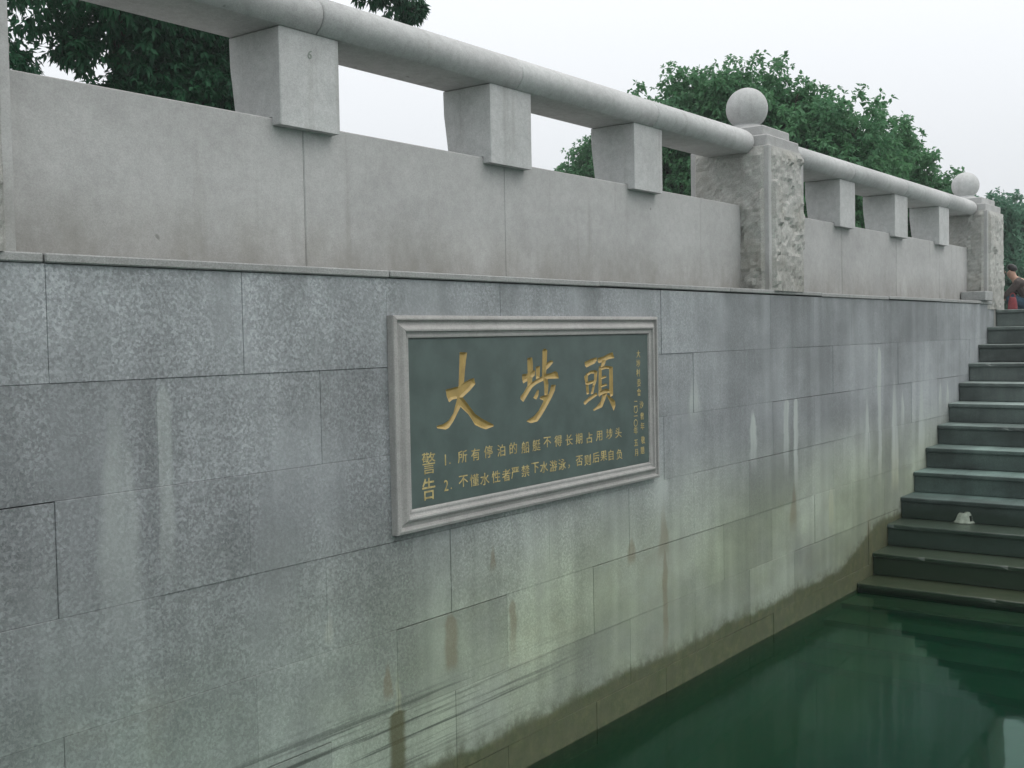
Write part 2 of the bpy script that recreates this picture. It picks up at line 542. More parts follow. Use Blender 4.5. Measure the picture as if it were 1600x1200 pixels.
# ---------------------------------------------------------------- setting: ground, bed, water
def slab(name, polys_xy, z_top, z_bot, mat, kind):
    V, F = [], []
    n = len(polys_xy)
    for z in (z_bot, z_top):
        V += [(x, y, z) for x, y in polys_xy]
    F = [tuple(reversed(range(n))), tuple(range(n, 2 * n))]
    for i in range(n):
        j = (i + 1) % n
        F.append((i, j, n + j, n + i))
    return tag(link(name, V, F, mat), kind=kind)

# promenade behind the wall and at the head of the stairs (L-shaped), a real mass of earth
slab('ground', [(-300, 0.55), (11.495, 0.55), (11.495, 0.0), (11.9, 0.0), (11.9, -300), (500, -300), (500, 500), (-300, 500)], 1.996, -2.4, M_GROUND, 'structure')
slab('riverbed', [(-300, -300), (11.50, -300), (11.50, 0.30), (-300, 0.30)], -1.25, -2.2, M_BED, 'structure')
slab('water', [(-299, -299), (11.53, -299), (11.53, 0.02), (-299, 0.02)], 0.0, -1.24, M_WATER, 'structure')

# humid air: lifts the trees on the promenade a little towards the sky's grey
hm = bpy.data.materials.new('air_haze')
hm.use_nodes = True
hm.node_tree.nodes.clear()
h_out = hm.node_tree.nodes.new('ShaderNodeOutputMaterial')
h_vol = hm.node_tree.nodes.new('ShaderNodeVolumePrincipled')
h_vol.inputs['Color'].default_value = (0.93, 0.98, 1.0, 1)
h_vol.inputs['Density'].default_value = 0.0011
hm.node_tree.links.new(h_vol.outputs[0], h_out.inputs['Volume'])
tag(link('haze', *cbox(-302, 502, -302, 502, -3.4, 14.0, 0.01), hm), kind='stuff')

# ---------------------------------------------------------------- retaining wall, block by block
wall = thing('retaining_wall', 'long speckled grey granite block wall rising from the green water beneath the balustrade', 'wall', (5.0, 0.0, 0.0))
part_box('joint_bed', (-1.0, 11.46, 0.016, 0.54, -1.2, 2.045), M_MORTAR, wall, 0.002)
zs = [2.048, 1.727, 1.409, 1.089, 0.764, 0.452, 0.131, -0.19, -0.51, -0.83]
for ci in range(len(zs) - 1):
    off = 1.66 if ci % 2 == 0 else 1.99
    xs = [off + 0.665 * k + random.uniform(-0.012, 0.012) for k in range(-4, 15)]
    xs = [-1.0] + [x for x in xs if -0.6 < x < 11.2] + [11.49]
    for a, b in zip(xs, xs[1:]):
        g1, g2 = random.choice((0.0002, 0.0003, 0.0008)), 0.0003
        yj = random.uniform(-0.0022, 0.0022)
        top = zs[ci] - (random.choice((0.0003, 0.0003, 0.0006, 0.0012, 0.003)) if ci else 0.0)
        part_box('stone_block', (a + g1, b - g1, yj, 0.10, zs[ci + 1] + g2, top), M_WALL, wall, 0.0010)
# coping course
cx = [-1.0, 0.35, 1.655, 2.99, 4.40, 5.76, 7.10, 8.42, 9.75, 11.0, 11.49]
for a, b in zip(cx, cx[1:]):
    zb = 2.0490 + random.choice((0.0005, 0.001, 0.003, 0.006))
    fy = -0.010 + random.uniform(-0.004, 0.003)
    part_box('coping_stone', (a + 0.002, b - 0.002, fy, 0.54, zb, 2.077 + random.uniform(-0.002, 0.002)), M_COPING, wall, 0.004)

# ---------------------------------------------------------------- stone posts with ball finials
def post(x0, x1, y0, y1, zb, label, seed, ball_c=None, ball_r=0.129):
    w, d = x1 - x0, y1 - y0
    t = thing('stone_post', label, 'post', (x0 + w / 2, y0 + d / 2, zb), 'ball topped posts of the balustrade')
    zt = 2.942
    mg = 0.030
    core = part_box('corner_margin', (x0, x1, y0, y1, zb, zt), M_PARAPET, t, 0.005)
    # four rock-faced panels between the smooth corner margins
    def panel(org, du, L, nrm):
        nu, nv = 26, 44
        V, F = [], []
        H = zt - zb - 0.004
        for j in range(nv + 1):
            for i in range(nu + 1):
                u, v = i / nu, j / nv
                p = Vector(org) + Vector(du) * (mg + (L - 2 * mg) * u) + Vector((0, 0, H * v + 0.002))
                q = p * 5.5 + Vector((seed * 7.3, seed * 3.1, seed))
                wq = q + Vector((fbm(q * 1.3), fbm(q * 1.3 + Vector((9, 0, 0))), fbm(q * 1.3 + Vector((0, 9, 0))))) * 0.35
                fac = 0.0
                for sc_, am_ in ((1.0, 1.0), (2.3, 0.45)):
                    dd_, pp_ = mnoise.voronoi(wq * sc_)
                    cpt = pp_[0]
                    g_ = mnoise.cell_vector(cpt * 3.7 + Vector((0.31, 0.17, 0.53))) - Vector((0.5, 0.5, 0.5))
                    fac += am_ * (0.45 + 1.1 * g_.dot(wq * sc_ - cpt) + 0.5 * g_.x)
                hgt = 0.002 + 0.024 * fac + 0.006 * fbm(q * 3.5, 4)
                e = min(u, 1 - u) * (L - 2 * mg) / 0.016
                e2 = min(1.0, (1 - v) * H / 0.06 + 0.1 * fbm(q * 2, 2))
                k = max(0.0, min(1.0, e)) * max(0.0, min(1, e2))
                k = k * k * (3 - 2 * k)
                p = p + Vector(nrm) * (k * max(hgt, 0.0) - 0.002 * (1 - k) * (1 if k < 0.02 else 0) + 0.001)
                V.append(p)
        for j in range(nv):
            for i in range(nu):
                a = j * (nu + 1) + i
                F.append((a, a + 1, a + nu + 2, a + nu + 1))
        o = link('rock_face', V, F, M_ROUGH, t)
        return o
    panel((x0, y0, zb), (1, 0, 0), w, (0, -1, 0))
    panel((x0, y1, zb), (0, -1, 0), d, (-1, 0, 0))
    panel((x1, y0, zb), (0, 1, 0), d, (1, 0, 0))
    panel((x1, y1, zb), (-1, 0, 0), w, (0, 1, 0))
    part_box('cap', (x0 + 0.022, x1 - 0.022, y0 + 0.022, y1 - 0.022, zt, 3.010), M_PARAPET, t, 0.006)
    up = part_box('cap', (x0 + 0.065, x1 - 0.065, y0 + 0.065, y1 - 0.065, 3.010, 3.074), M_PARAPET, t, 0.006)
    bx, by, bz = ball_c or (x0 + w / 2, y0 + d / 2, 3.222)
    prof = [(0.128, 3.072 - bz), (0.124, 3.086 - bz), (0.106, 3.098 - bz), (0.094, 3.110 - bz)]
    a0 = math.asin(min(0.99, (bz - 3.118) / ball_r))
    for k in range(25):
        a = -a0 + (math.pi / 2 + a0 - 0.02) * k / 24
        prof.append((max(0.002, ball_r * math.cos(a)), ball_r * math.sin(a)))
    lathe('ball', prof, (bx, by, bz), M_RAIL, t)
    return t

post(1.06, 1.585, 0.0, 0.52, 2.072, 'rock faced granite post cut off by the left edge of the photo', 3)
post(6.305, 6.83, 0.0, 0.52, 2.072, 'rock faced granite post with stone ball between the two balustrade bays', 1)
post(11.25, 11.86, 0.0, 0.56, 2.0, 'far rock faced granite post with stone ball at the head of the stairs', 2)

kerb = tag(link('kerb_stone', *cbox(10.99, 11.245, -0.05, 0.172, 2.081, 2.168, 0.006), M_COPING),
           'small dark grey kerb block on the wall top against the far post', 'kerb block')

glyph_cache = {}
def glyph_mesh(ch):
    if ch not in glyph_cache:
        cu = bpy.data.curves.new('glyph', 'FONT')
        cu.body = ch
        cu.resolution_u = 3
        cu.extrude = 0.012
        cu.offset = 0.0 if ch in '艇懂警' else 0.006
        o = bpy.data.objects.new('glyph', cu)
        COL.objects.link(o)
        dg = bpy.context.evaluated_depsgraph_get()
        dg.update()
        me = bpy.data.meshes.new_from_object(o.evaluated_get(dg))
        bpy.data.objects.remove(o); bpy.data.curves.remove(cu)
        xs = [v.co.x for v in me.vertices]; ys = [v.co.y for v in me.vertices]
        mx, my = (min(xs) + max(xs)) / 2, (min(ys) + max(ys)) / 2
        for v in me.vertices:
            v.co = Vector((v.co.x - mx, -v.co.z, v.co.y - my))
        me.materials.clear(); me.materials.append(M_GOLD_SMALL)
        me.name = 'carved_character'
        glyph_cache[ch] = me
    return glyph_cache[ch]

# ---------------------------------------------------------------- balustrade bays
def rail_prof():
    pr = [(0.26 - 0.130, 2.902)]
    for k in range(0, 25):
        a = math.radians(-139 + 0) - math.radians(262) * 0
        t = math.radians(220 - (260) * k / 24)
        pr.append((0.26 + 0.172 * math.cos(t), 2.967 + 0.100 * math.sin(t)))
    pr.append((0.26 + 0.130, 2.902))
    return pr
RP = rail_prof()
BP = [(0.135, 2.568), (0.176, 2.568), (0.176, 2.596), (0.344, 2.596), (0.344, 2.568), (0.372, 2.568), (0.376, 2.64), (0.388, 2.74), (0.395, 2.8), (0.396, 2.901), (0.135, 2.901)]

def bay(x0, x1, balusters, panel_joints, label):
    t = thing('stone_balustrade', label, 'balustrade', ((x0 + x1) / 2, 0.26, 2.08), 'balustrade bays along the wall top')
    xs = [x0] + panel_joints + [x1]
    for a, b in zip(xs, xs[1:]):
        part_box('parapet_slab', (a + 0.0006, b - 0.0006, 0.18 + random.uniform(-0.001, 0.001), 0.34, 2.079, 2.594), M_PARAPET, t, 0.004)
    for a, b in balusters:
        prism_x('baluster', BP, a, b, M_RAIL, t, 0.004)
    cs = [x0] + [(a + b) / 2 + 0.03 for a, b in balusters] + [x1]
    for a, b in zip(cs, cs[1:]):
        prism_x('hand_rail', RP, a + 0.0015, b - 0.0015, M_RAIL, t, 0.004, smooth=True)
    return t

near_bay = bay(1.59, 6.30, [(2.625, 2.905), (3.79, 4.085), (4.975, 5.262)], [2.765, 3.937],
    'near balustrade bay of pale granite slabs and round rail above the green plaque')
def painted_mark(parent):
    me = glyph_mesh('6').copy()
    me.materials.clear(); me.materials.append(simple('faded_marker', (0.20, 0.225, 0.20), 0.8, 0.2, 40))
    o = bpy.data.objects.new('painted_number', me)
    COL.objects.link(o)
    o.parent = parent
    o.matrix_parent_inverse = Matrix.Translation(-Vector(parent.location))
    o.location = (2.765, 0.1345, 2.828)
    o.rotation_euler = (0, math.radians(14), 0)
    o.scale = (0.045, 0.04, 0.045)
painted_mark(near_bay)
bay(6.835, 11.245, [(7.815, 8.115), (9.005, 9.32), (10.19, 10.485)], [7.965, 9.163, 10.34],
    'far balustrade bay of pale granite between the two ball topped posts')

# ---------------------------------------------------------------- plaque
pq = thing('notice_plaque', 'dark green stone plaque with gold Chinese inscription in a pale moulded frame on the wall', 'plaque', (3.92, 0.0, 1.11))
OX0, OX1, OZ0, OZ1 = 2.980, 4.895, 1.114, 1.914
FP = [(0.0, 0.004), (0.0, -0.026), (0.002, -0.031), (0.012, -0.035), (0.017, -0.034), (0.019, -0.024), (0.024, -0.021), (0.036, -0.026),
      (0.046, -0.036), (0.052, -0.039), (0.058, -0.038), (0.061, -0.028), (0.068, -0.026), (0.076, -0.028), (0.0815, -0.027), (0.085, -0.020), (0.085, 0.004)]
def member(c0, c1, in0, in1):
    """mitred frame member from corner c0 to c1; in0/in1 = inward diagonal at the corners"""
    V, F = [], []
    n = len(FP)
    for c, i in ((c0, in0), (c1, in1)):
        for d, y in FP:
            V.append((c[0] + i[0] * d, y, c[1] + i[1] * d))
    for k in range(n - 1):
        F.append((k, k + 1, n + k + 1, n + k))
    F.append(tuple(range(n))); F.append(tuple(reversed(range(n, 2 * n))))
    o = link('frame_moulding', V, F, M_FRAME, pq)
    bm = bmesh.new(); bm.from_mesh(o.data)
    bmesh.ops.recalc_face_normals(bm, faces=bm.faces)
    bm.to_mesh(o.data); bm.free()
    return o
e = 0.0007
member((OX0 + e, OZ1), (OX1 - e, OZ1), (1, -1), (-1, -1))
member((OX0 + e, OZ0), (OX1 - e, OZ0), (1, 1), (-1, 1))
member((OX0, OZ0 + e), (OX0, OZ1 - e), (1, 1), (1, -1))
member((OX1, OZ0 + e), (OX1, OZ1 - e), (-1, 1), (-1, -1))

PY = -0.020
PX0, PX1, PZ0, PZ1 = OX0 + 0.0865, OX1 - 0.0865, OZ0 + 0.0865, OZ1 - 0.0865
STROKES = {
    'da': [[(3.364, 1.7736), (3.4106, 1.771), (3.4022, 1.7415), (3.3933, 1.695), (3.387, 1.6516), (3.3811, 1.6238), (3.3644, 1.5625), (3.3467, 1.5419), (3.3165, 1.5068), (3.2895, 1.4842), (3.2703, 1.4795), (3.2214, 1.4879), (3.2171, 1.4973), (3.2545, 1.5006), (3.288, 1.5119), (3.3175, 1.5376), (3.3409, 1.5887), (3.3519, 1.6253), (3.3594, 1.7056)], [(3.2754, 1.6322), (3.3064, 1.6352), (3.3548, 1.6407), (3.3871, 1.6547), (3.4246, 1.6656), (3.4498, 1.6693), (3.4575, 1.6453), (3.4231, 1.6217), (3.3803, 1.5989), (3.3678, 1.5918), (3.3387, 1.5935), (3.3145, 1.5917), (3.2951, 1.5821), (3.2816, 1.6043)], [(3.3537, 1.6066), (3.3778, 1.596), (3.4114, 1.5659), (3.4502, 1.5288), (3.5003, 1.5031), (3.5671, 1.4774), (3.5695, 1.4692), (3.5196, 1.4608), (3.4889, 1.4689), (3.4488, 1.4846), (3.4294, 1.5081), (3.4101, 1.5283), (3.3643, 1.5594)]],
    'bu': [[(3.8082, 1.7385), (3.8427, 1.7409), (3.8477, 1.7155), (3.8468, 1.6885), (3.8392, 1.628), (3.8127, 1.6091), (3.8044, 1.6162), (3.8088, 1.6663)], [(3.7693, 1.6712), (3.8062, 1.6732), (3.8555, 1.6865), (3.8641, 1.6828), (3.8606, 1.6643), (3.8341, 1.6502), (3.8196, 1.6457), (3.788, 1.637), (3.7765, 1.6325), (3.7687, 1.6512)], [(3.7552, 1.5819), (3.7724, 1.591), (3.8075, 1.6228), (3.8365, 1.6349), (3.8658, 1.6438), (3.8953, 1.6528), (3.9371, 1.6648), (3.9853, 1.6698), (4.0098, 1.6759), (4.028, 1.6717), (4.0407, 1.6433), (3.9604, 1.6449), (3.9065, 1.6352), (3.8711, 1.6266), (3.8417, 1.6144), (3.818, 1.5953), (3.7975, 1.5763), (3.7741, 1.5558), (3.7548, 1.5686)], [(3.8675, 1.6996), (3.8997, 1.702), (3.8953, 1.6528), (3.8688, 1.647)], [(3.9196, 1.7714), (3.9375, 1.7761), (3.9552, 1.7689), (3.951, 1.7295), (3.9433, 1.6714), (3.9597, 1.6226), (3.9522, 1.5747), (3.9284, 1.576), (3.9269, 1.6241), (3.9133, 1.6623)], [(3.9475, 1.7124), (3.9749, 1.7237), (3.993, 1.7232), (3.9988, 1.7143), (3.9618, 1.6914), (3.9436, 1.6834)], [(3.8791, 1.6041), (3.8877, 1.5986), (3.8842, 1.5783), (3.869, 1.5605), (3.846, 1.5685), (3.8581, 1.5831)], [(3.9807, 1.6182), (4.0141, 1.6166), (4.0072, 1.5926), (3.982, 1.5628), (3.9386, 1.5205), (3.902, 1.4885), (3.8719, 1.4668), (3.8254, 1.4634), (3.7942, 1.4724), (3.803, 1.4785), (3.8494, 1.4921), (3.8851, 1.5136), (3.9217, 1.5524), (3.8925, 1.5626), (3.8987, 1.5725), (3.9343, 1.5757), (3.9583, 1.5778), (3.9709, 1.5945)]],
    'tou': [[(4.2452, 1.7088), (4.292, 1.7201), (4.3461, 1.7278), (4.3491, 1.7149), (4.3317, 1.7008), (4.2911, 1.6911), (4.261, 1.683), (4.2481, 1.6925)], [(4.24, 1.6423), (4.2636, 1.6595), (4.2733, 1.6519), (4.2674, 1.6087), (4.2521, 1.6057)], [(4.2535, 1.6526), (4.2904, 1.6675), (4.3308, 1.6697), (4.351, 1.6635), (4.3472, 1.649), (4.3303, 1.6533), (4.2967, 1.6546), (4.2732, 1.6464)], [(4.324, 1.6682), (4.3523, 1.6635), (4.3429, 1.6199), (4.3287, 1.5986), (4.3085, 1.5995), (4.3228, 1.6281)], [(4.2558, 1.6182), (4.3227, 1.6244), (4.3292, 1.6132), (4.2619, 1.6024)], [(4.2521, 1.6057), (4.2739, 1.6047), (4.2794, 1.5646), (4.2593, 1.5602)], [(4.3085, 1.5995), (4.3302, 1.6022), (4.3142, 1.5628), (4.2926, 1.5602)], [(4.2334, 1.5309), (4.2803, 1.55), (4.3414, 1.5668), (4.3491, 1.5536), (4.3068, 1.5394), (4.273, 1.5286), (4.2428, 1.5141), (4.2319, 1.5238)], [(4.3527, 1.7239), (4.4009, 1.7282), (4.457, 1.7435), (4.4854, 1.7477), (4.5002, 1.72), (4.4492, 1.7158), (4.4141, 1.7075), (4.3657, 1.6997), (4.3557, 1.7074)], [(4.3935, 1.7136), (4.4283, 1.7182), (4.4208, 1.698), (4.3994, 1.6766), (4.3788, 1.6809)], [(4.3639, 1.6851), (4.3893, 1.6879), (4.386, 1.5738), (4.3666, 1.5435), (4.3559, 1.5532)], [(4.3686, 1.6813), (4.4274, 1.6867), (4.4848, 1.6793), (4.4816, 1.667), (4.427, 1.6726), (4.3784, 1.667)], [(4.4531, 1.6803), (4.4848, 1.6793), (4.4845, 1.5464), (4.4617, 1.5394), (4.4518, 1.563)], [(4.3775, 1.6361), (4.4192, 1.6425), (4.4307, 1.6328), (4.3841, 1.6248)], [(4.3764, 1.5993), (4.425, 1.6041), (4.4366, 1.5954), (4.383, 1.5879)], [(4.3688, 1.5728), (4.4243, 1.5811), (4.4802, 1.5691), (4.4799, 1.5571), (4.4237, 1.56), (4.3716, 1.5506)], [(4.3959, 1.5585), (4.4341, 1.5584), (4.4159, 1.5315), (4.3872, 1.4962), (4.3186, 1.4839), (4.3053, 1.4885), (4.3395, 1.5028), (4.3742, 1.5228)], [(4.4235, 1.5533), (4.4444, 1.5485), (4.5001, 1.5192), (4.5045, 1.4964), (4.4881, 1.4723), (4.471, 1.4947), (4.4506, 1.5221)]],
}
TILES = {'da': (3.205, 3.585, 1.450, 1.790), 'bu': (3.740, 4.055, 1.450, 1.790), 'tou': (4.220, 4.520, 1.450, 1.790)}
def poly_sdf(X, Z, poly):
    d = np.full(X.shape, 1e9)
    s = np.ones(X.shape)
    n = len(poly)
    for i in range(n):
        ax, az = poly[i]; bx, bz = poly[i - 1]
        ex, ez = bx - ax, bz - az
        wx, wz = X - ax, Z - az
        t = np.clip((wx * ex + wz * ez) / (ex * ex + ez * ez + 1e-12), 0, 1)
        d = np.minimum(d, (wx - ex * t) ** 2 + (wz - ez * t) ** 2)
        c1 = Z >= az; c2 = Z < bz; c3 = ex * wz > ez * wx
        flip = (c1 & c2 & c3) | (~c1 & ~c2 & ~c3)
        s = np.where(flip, -s, s)
    return s * np.sqrt(d)

panel_V, panel_F = [], []
def panel_rect(x0, x1, z0, z1):
    b = len(panel_V)
    panel_V.extend([(x0, PY, z0), (x1, PY, z0), (x1, PY, z1), (x0, PY, z1)])
    panel_F.append((b, b + 1, b + 2, b + 3))

def carve(key):
    x0, x1, z0, z1 = TILES[key]
    st = 0.0025
    nx, nz = round((x1 - x0) / st), round((z1 - z0) / st)
    gx, gz = np.linspace(x0, x1, nx + 1), np.linspace(z0, z1, nz + 1)
    X, Z = np.meshgrid(gx, gz, indexing='ij')
    D = np.full(X.shape, 1e9)
    for poly in STROKES[key]:
        D = np.minimum(D, poly_sdf(X, Z, poly))
    iV, iF, im = [], [], {}
    oV, oF, om = [], [], {}
    def vert(which, kx, pos, sd):
        m_, V_ = (im, iV) if which else (om, oV)
        if kx not in m_:
            m_[kx] = len(V_)
            dep = min(max(-sd, 0.0) * 0.9, 0.0075)
            V_.append((pos[0], PY + dep, pos[1]))
        return m_[kx]
    for i in range(nx):
        for j in range(nz):
            c4 = [(i, j), (i + 1, j), (i + 1, j + 1), (i, j + 1)]
            d4 = [D[a, b] for a, b in c4]
            if all(d > 0 for d in d4):
                oF.append([vert(0, c, (gx[c[0]], gz[c[1]]), 1) for c in c4]); continue
            if all(d <= 0 for d in d4):
                iF.append([vert(1, c, (gx[c[0]], gz[c[1]]), D[c]) for c in c4]); continue
            for tri in ((0, 1, 2), (0, 2, 3)):
                for which in (0, 1):
                    pl = []
                    for q in range(3):
                        a, b = c4[tri[q]], c4[tri[(q + 1) % 3]]
                        da_, db_ = D[a], D[b]
                        ina, inb = (da_ <= 0), (db_ <= 0)
                        if ina == bool(which):
                            pl.append(vert(which, a, (gx[a[0]], gz[a[1]]), da_ if which else 1))
                        if ina != inb:
                            t = da_ / (da_ - db_)
                            pa, pb = (gx[a[0]], gz[a[1]]), (gx[b[0]], gz[b[1]])
                            kk = tuple(sorted((a, b)))
                            pl.append(vert(which, ('e', kk), (pa[0] + (pb[0] - pa[0]) * t, pa[1] + (pb[1] - pa[1]) * t), 0.0))
                    if len(pl) >= 3:
                        (iF if which else oF).append(pl)
    link('carved_character', iV, iF, M_GOLD, pq)
    b = len(panel_V)
    panel_V.extend(oV)
    panel_F.extend([[b + k for k in f] for f in oF])
for key in ('da', 'bu', 'tou'):
    carve(key)
tl = [TILES[k] for k in ('da', 'bu', 'tou')]
zl, zh = 1.450, 1.790
panel_rect(PX0, PX1, PZ0, zl)
panel_rect(PX0, PX1, zh, PZ1)
edges = [PX0, tl[0][0], tl[0][1], tl[1][0], tl[1][1], tl[2][0], tl[2][1], PX1]
for k in range(0, 8, 2):
    panel_rect(edges[k], edges[k + 1], zl, zh)
# sides and back of the slab
b = len(panel_V)
panel_V.extend([(PX0, PY, PZ0), (PX1, PY, PZ0), (PX1, PY, PZ1), (PX0, PY, PZ1),
                (PX0, -0.004, PZ0), (PX1, -0.004, PZ0), (PX1, -0.004, PZ1), (PX0, -0.004, PZ1)])
for f in ((0, 4, 5, 1), (1, 5, 6, 2), (2, 6, 7, 3), (3, 7, 4, 0), (4, 7, 6, 5)):
    panel_F.append([b + k for k in f])
link('panel', panel_V, panel_F, M_PANEL, pq)

def put_glyph(ch, x, z, sx, sz):
    o = bpy.data.objects.new('carved_character', glyph_mesh(ch))
    COL.objects.link(o)
    o.parent = pq
    o.matrix_parent_inverse = Matrix.Translation(-Vector(pq.location))
    o.location = (x, PY - 0.0002, z)
    o.scale = (sx, 0.06, sz)

for ch, x, z in [('警', 3.168, 1.361), ('告', 3.165, 1.264), ('1', 3.265, 1.363), ('.', 3.291, 1.348), ('2', 3.266, 1.265), ('.', 3.296, 1.251), ('所', 3.368, 1.366), ('有', 3.449, 1.367), ('停', 3.531, 1.37), ('泊', 3.616, 1.367), ('的', 3.698, 1.369), ('船', 3.783, 1.365), ('艇', 3.862, 1.367), ('不', 3.942, 1.373), ('得', 4.025, 1.371), ('长', 4.11, 1.368), ('期', 4.189, 1.367), ('占', 4.276, 1.364), ('用', 4.357, 1.366), ('埗', 4.446, 1.368), ('头', 4.526, 1.367), ('不', 3.37, 1.27), ('懂', 3.438, 1.266), ('水', 3.505, 1.263), ('性', 3.578, 1.264), ('者', 3.647, 1.263), ('严', 3.708, 1.266), ('禁', 3.78, 1.266), ('下', 3.85, 1.272), ('水', 3.915, 1.268), ('游', 3.985, 1.266), ('泳', 4.052, 1.265), ('，', 4.106, 1.251), ('否', 4.189, 1.268), ('则', 4.257, 1.264), ('后', 4.327, 1.269), ('果', 4.393, 1.27), ('自', 4.457, 1.268), ('负', 4.532, 1.264)]:
    if ch in '警告':
        put_glyph(ch, x, z, 0.082, 0.088)
    elif ch in '12':
        put_glyph(ch, x, z, 0.056, 0.060)
    elif ch in '.，':
        put_glyph(ch, x, z, 0.05, 0.05)
    else:
        put_glyph(ch, x, z, 0.060, 0.052)
for ch, x, z in [('大', 4.72, 1.734), ('埗', 4.719, 1.689), ('村', 4.717, 1.643), ('委', 4.722, 1.594), ('會', 4.721, 1.548), ('二', 4.689, 1.494), ('〇', 4.688, 1.466), ('一', 4.687, 1.435), ('〇', 4.686, 1.401), ('年', 4.685, 1.364), ('五', 4.687, 1.305), ('月', 4.688, 1.257), ('沙', 4.743, 1.486), ('曾', 4.748, 1.431), ('年', 4.75, 1.381), ('敬', 4.754, 1.313), ('題', 4.747, 1.262)]:
    put_glyph(ch, x, z, 0.038, 0.039)

# ---------------------------------------------------------------- stairs
st = thing('stone_staircase', 'wide dark granite staircase climbing out of the green water beside the wall', 'staircase', (9.6, -3.0, -0.4))
SW = 6.0
def make_tread(xf, xb, y0, y1, zb, zt):
    """one slab: its nosing is worn and chipped unevenly along its length"""
    n = max(6, int((y1 - y0) / 0.045))
    V, F = [], []
    sd = random.uniform(0, 50)
    for k in range(n + 1):
        y = y0 + (y1 - y0) * k / n
        w = fbm(Vector((y * 2.2, sd, 0)), 4)
        chip = max(0.0, fbm(Vector((y * 7.0, sd, 9)), 3) - 0.30) * 0.03
        dx = 0.004 * w + chip
        rz = 0.006 + 0.004 * abs(w) + chip
        dz = 0.0012 * fbm(Vector((y * 1.3, sd, 4)), 2)
        for p in ((xf + dx * 0.4 + 0.003, zb), (xf + dx * 0.5, zb + 0.006), (xf + dx, zt - rz), (xf + dx + rz * 0.35, zt - rz * 0.3 + dz), (xf + dx + rz * 1.2, zt + dz), (xb, zt), (xb, zb)):
            V.append((p[0], y, p[1]))
    m = 7
    for k in range(n):
        for q in range(m):
            q2 = (q + 1) % m
            F.append((k * m + q, k * m + q2, (k + 1) * m + q2, (k + 1) * m + q))
    F.append(tuple(range(m - 1, -1, -1)))
    F.append(tuple(range(n * m, n * m + m)))
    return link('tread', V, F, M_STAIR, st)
for k in range(-4, 13):
    z = 0.048 + 0.1625 * k
    x = 7.72 + 0.319 * k
    xb = x + 0.319 + 0.05 if k < 12 else x + 0.45
    cuts = [-0.0025]
    yy = -0.0025
    while yy > -SW + 0.6:
        yy -= random.uniform(1.15, 1.6)
        cuts.append(max(yy, -SW))
    if cuts[-1] > -SW:
        cuts.append(-SW)
    for a, b_ in zip(cuts, cuts[1:]):
        dz = random.uniform(-0.0015, 0.0015)
        make_tread(x, xb, b_ + 0.0018, a - 0.0018, z - 0.032, z + dz)
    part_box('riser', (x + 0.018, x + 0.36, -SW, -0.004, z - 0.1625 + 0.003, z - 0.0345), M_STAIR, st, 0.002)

# ---------------------------------------------------------------- upturned bowl on a lower step
def bowl():
    t = thing('foam_bowl', 'small dirty white upturned foam bowl lying on a lower wet step', 'bowl', (8.70, -0.47, 0.3745))
    seg = 40
    SC = 0.86
    prof = [(0.080, 0.0), (0.083, 0.004), (0.080, 0.012), (0.070, 0.020), (0.066, 0.040), (0.058, 0.066), (0.047, 0.086), (0.040, 0.092), (0.030, 0.0935), (0.004, 0.094)]
    prof = [(r * SC, z * SC) for r, z in prof]
    V, F = [], []
    for inner in (0, 1):
        for r, z in (prof if not inner else [(max(0.002, r - 0.005), max(0.0, z - 0.004)) for r, z in reversed(prof)]):
            for k in range(seg):
                a = 2 * math.pi * k / seg
                wob = 1 + 0.05 * math.sin(3 * a + 1) + 0.04 * math.sin(7 * a)
                zz = z * (1 + 0.10 * math.cos(a + 0.7)) if z > 0.03 else z
                V.append((8.70 + r * wob * math.cos(a), -0.47 + r * wob * math.sin(a), 0.3745 + zz))
    n = 2 * len(prof)
    for i in range(n - 1):
        for k in range(seg):
            # torn notch low on the side that faces the water
            if i in (3, 4) and k in (26, 27, 28):
                continue
            if n - 2 - i in (3, 4) and k in (26, 27, 28):
                continue
            k2 = (k + 1) % seg
            F.append((i * seg + k, i * seg + k2, (i + 1) * seg + k2, (i + 1) * seg + k))
    o = link('shell', V, F, simple('dirty_foam', (0.27, 0.31, 0.255), 0.7, 0.2, 25, 0.3, 0.3), t)
    o.data.polygons.foreach_set('use_smooth', [True] * len(o.data.polygons))
bowl()

# ---------------------------------------------------------------- person squatting on the promenade
def skin_body(name, verts, edges, radii, mat, parent, root=0):
    me = bpy.data.meshes.new(name)
    me.from_pydata(verts, edges, [])
    o = bpy.data.objects.new(name, me)
    COL.objects.link(o)
    md = o.modifiers.new('skin', 'SKIN')
    md.use_smooth_shade = True
    sv = me.skin_vertices[0].data
    for i, r in enumerate(radii):
        sv[i].radius = (r, r) if not isinstance(r, tuple) else r
        sv[i].use_root = (i == root)
    sb = o.modifiers.new('sub', 'SUBSURF')
    sb.levels = sb.render_levels = 2
    dg = bpy.context.evaluated_depsgraph_get()
    dg.update()
    m2 = bpy.data.meshes.new_from_object(o.evaluated_get(dg))
    bpy.data.objects.remove(o)
    m2.materials.clear(); m2.materials.append(mat)
    m2.name = name
    o2 = bpy.data.objects.new(name, m2)
    COL.objects.link(o2)
    o2.parent = parent
    return o2

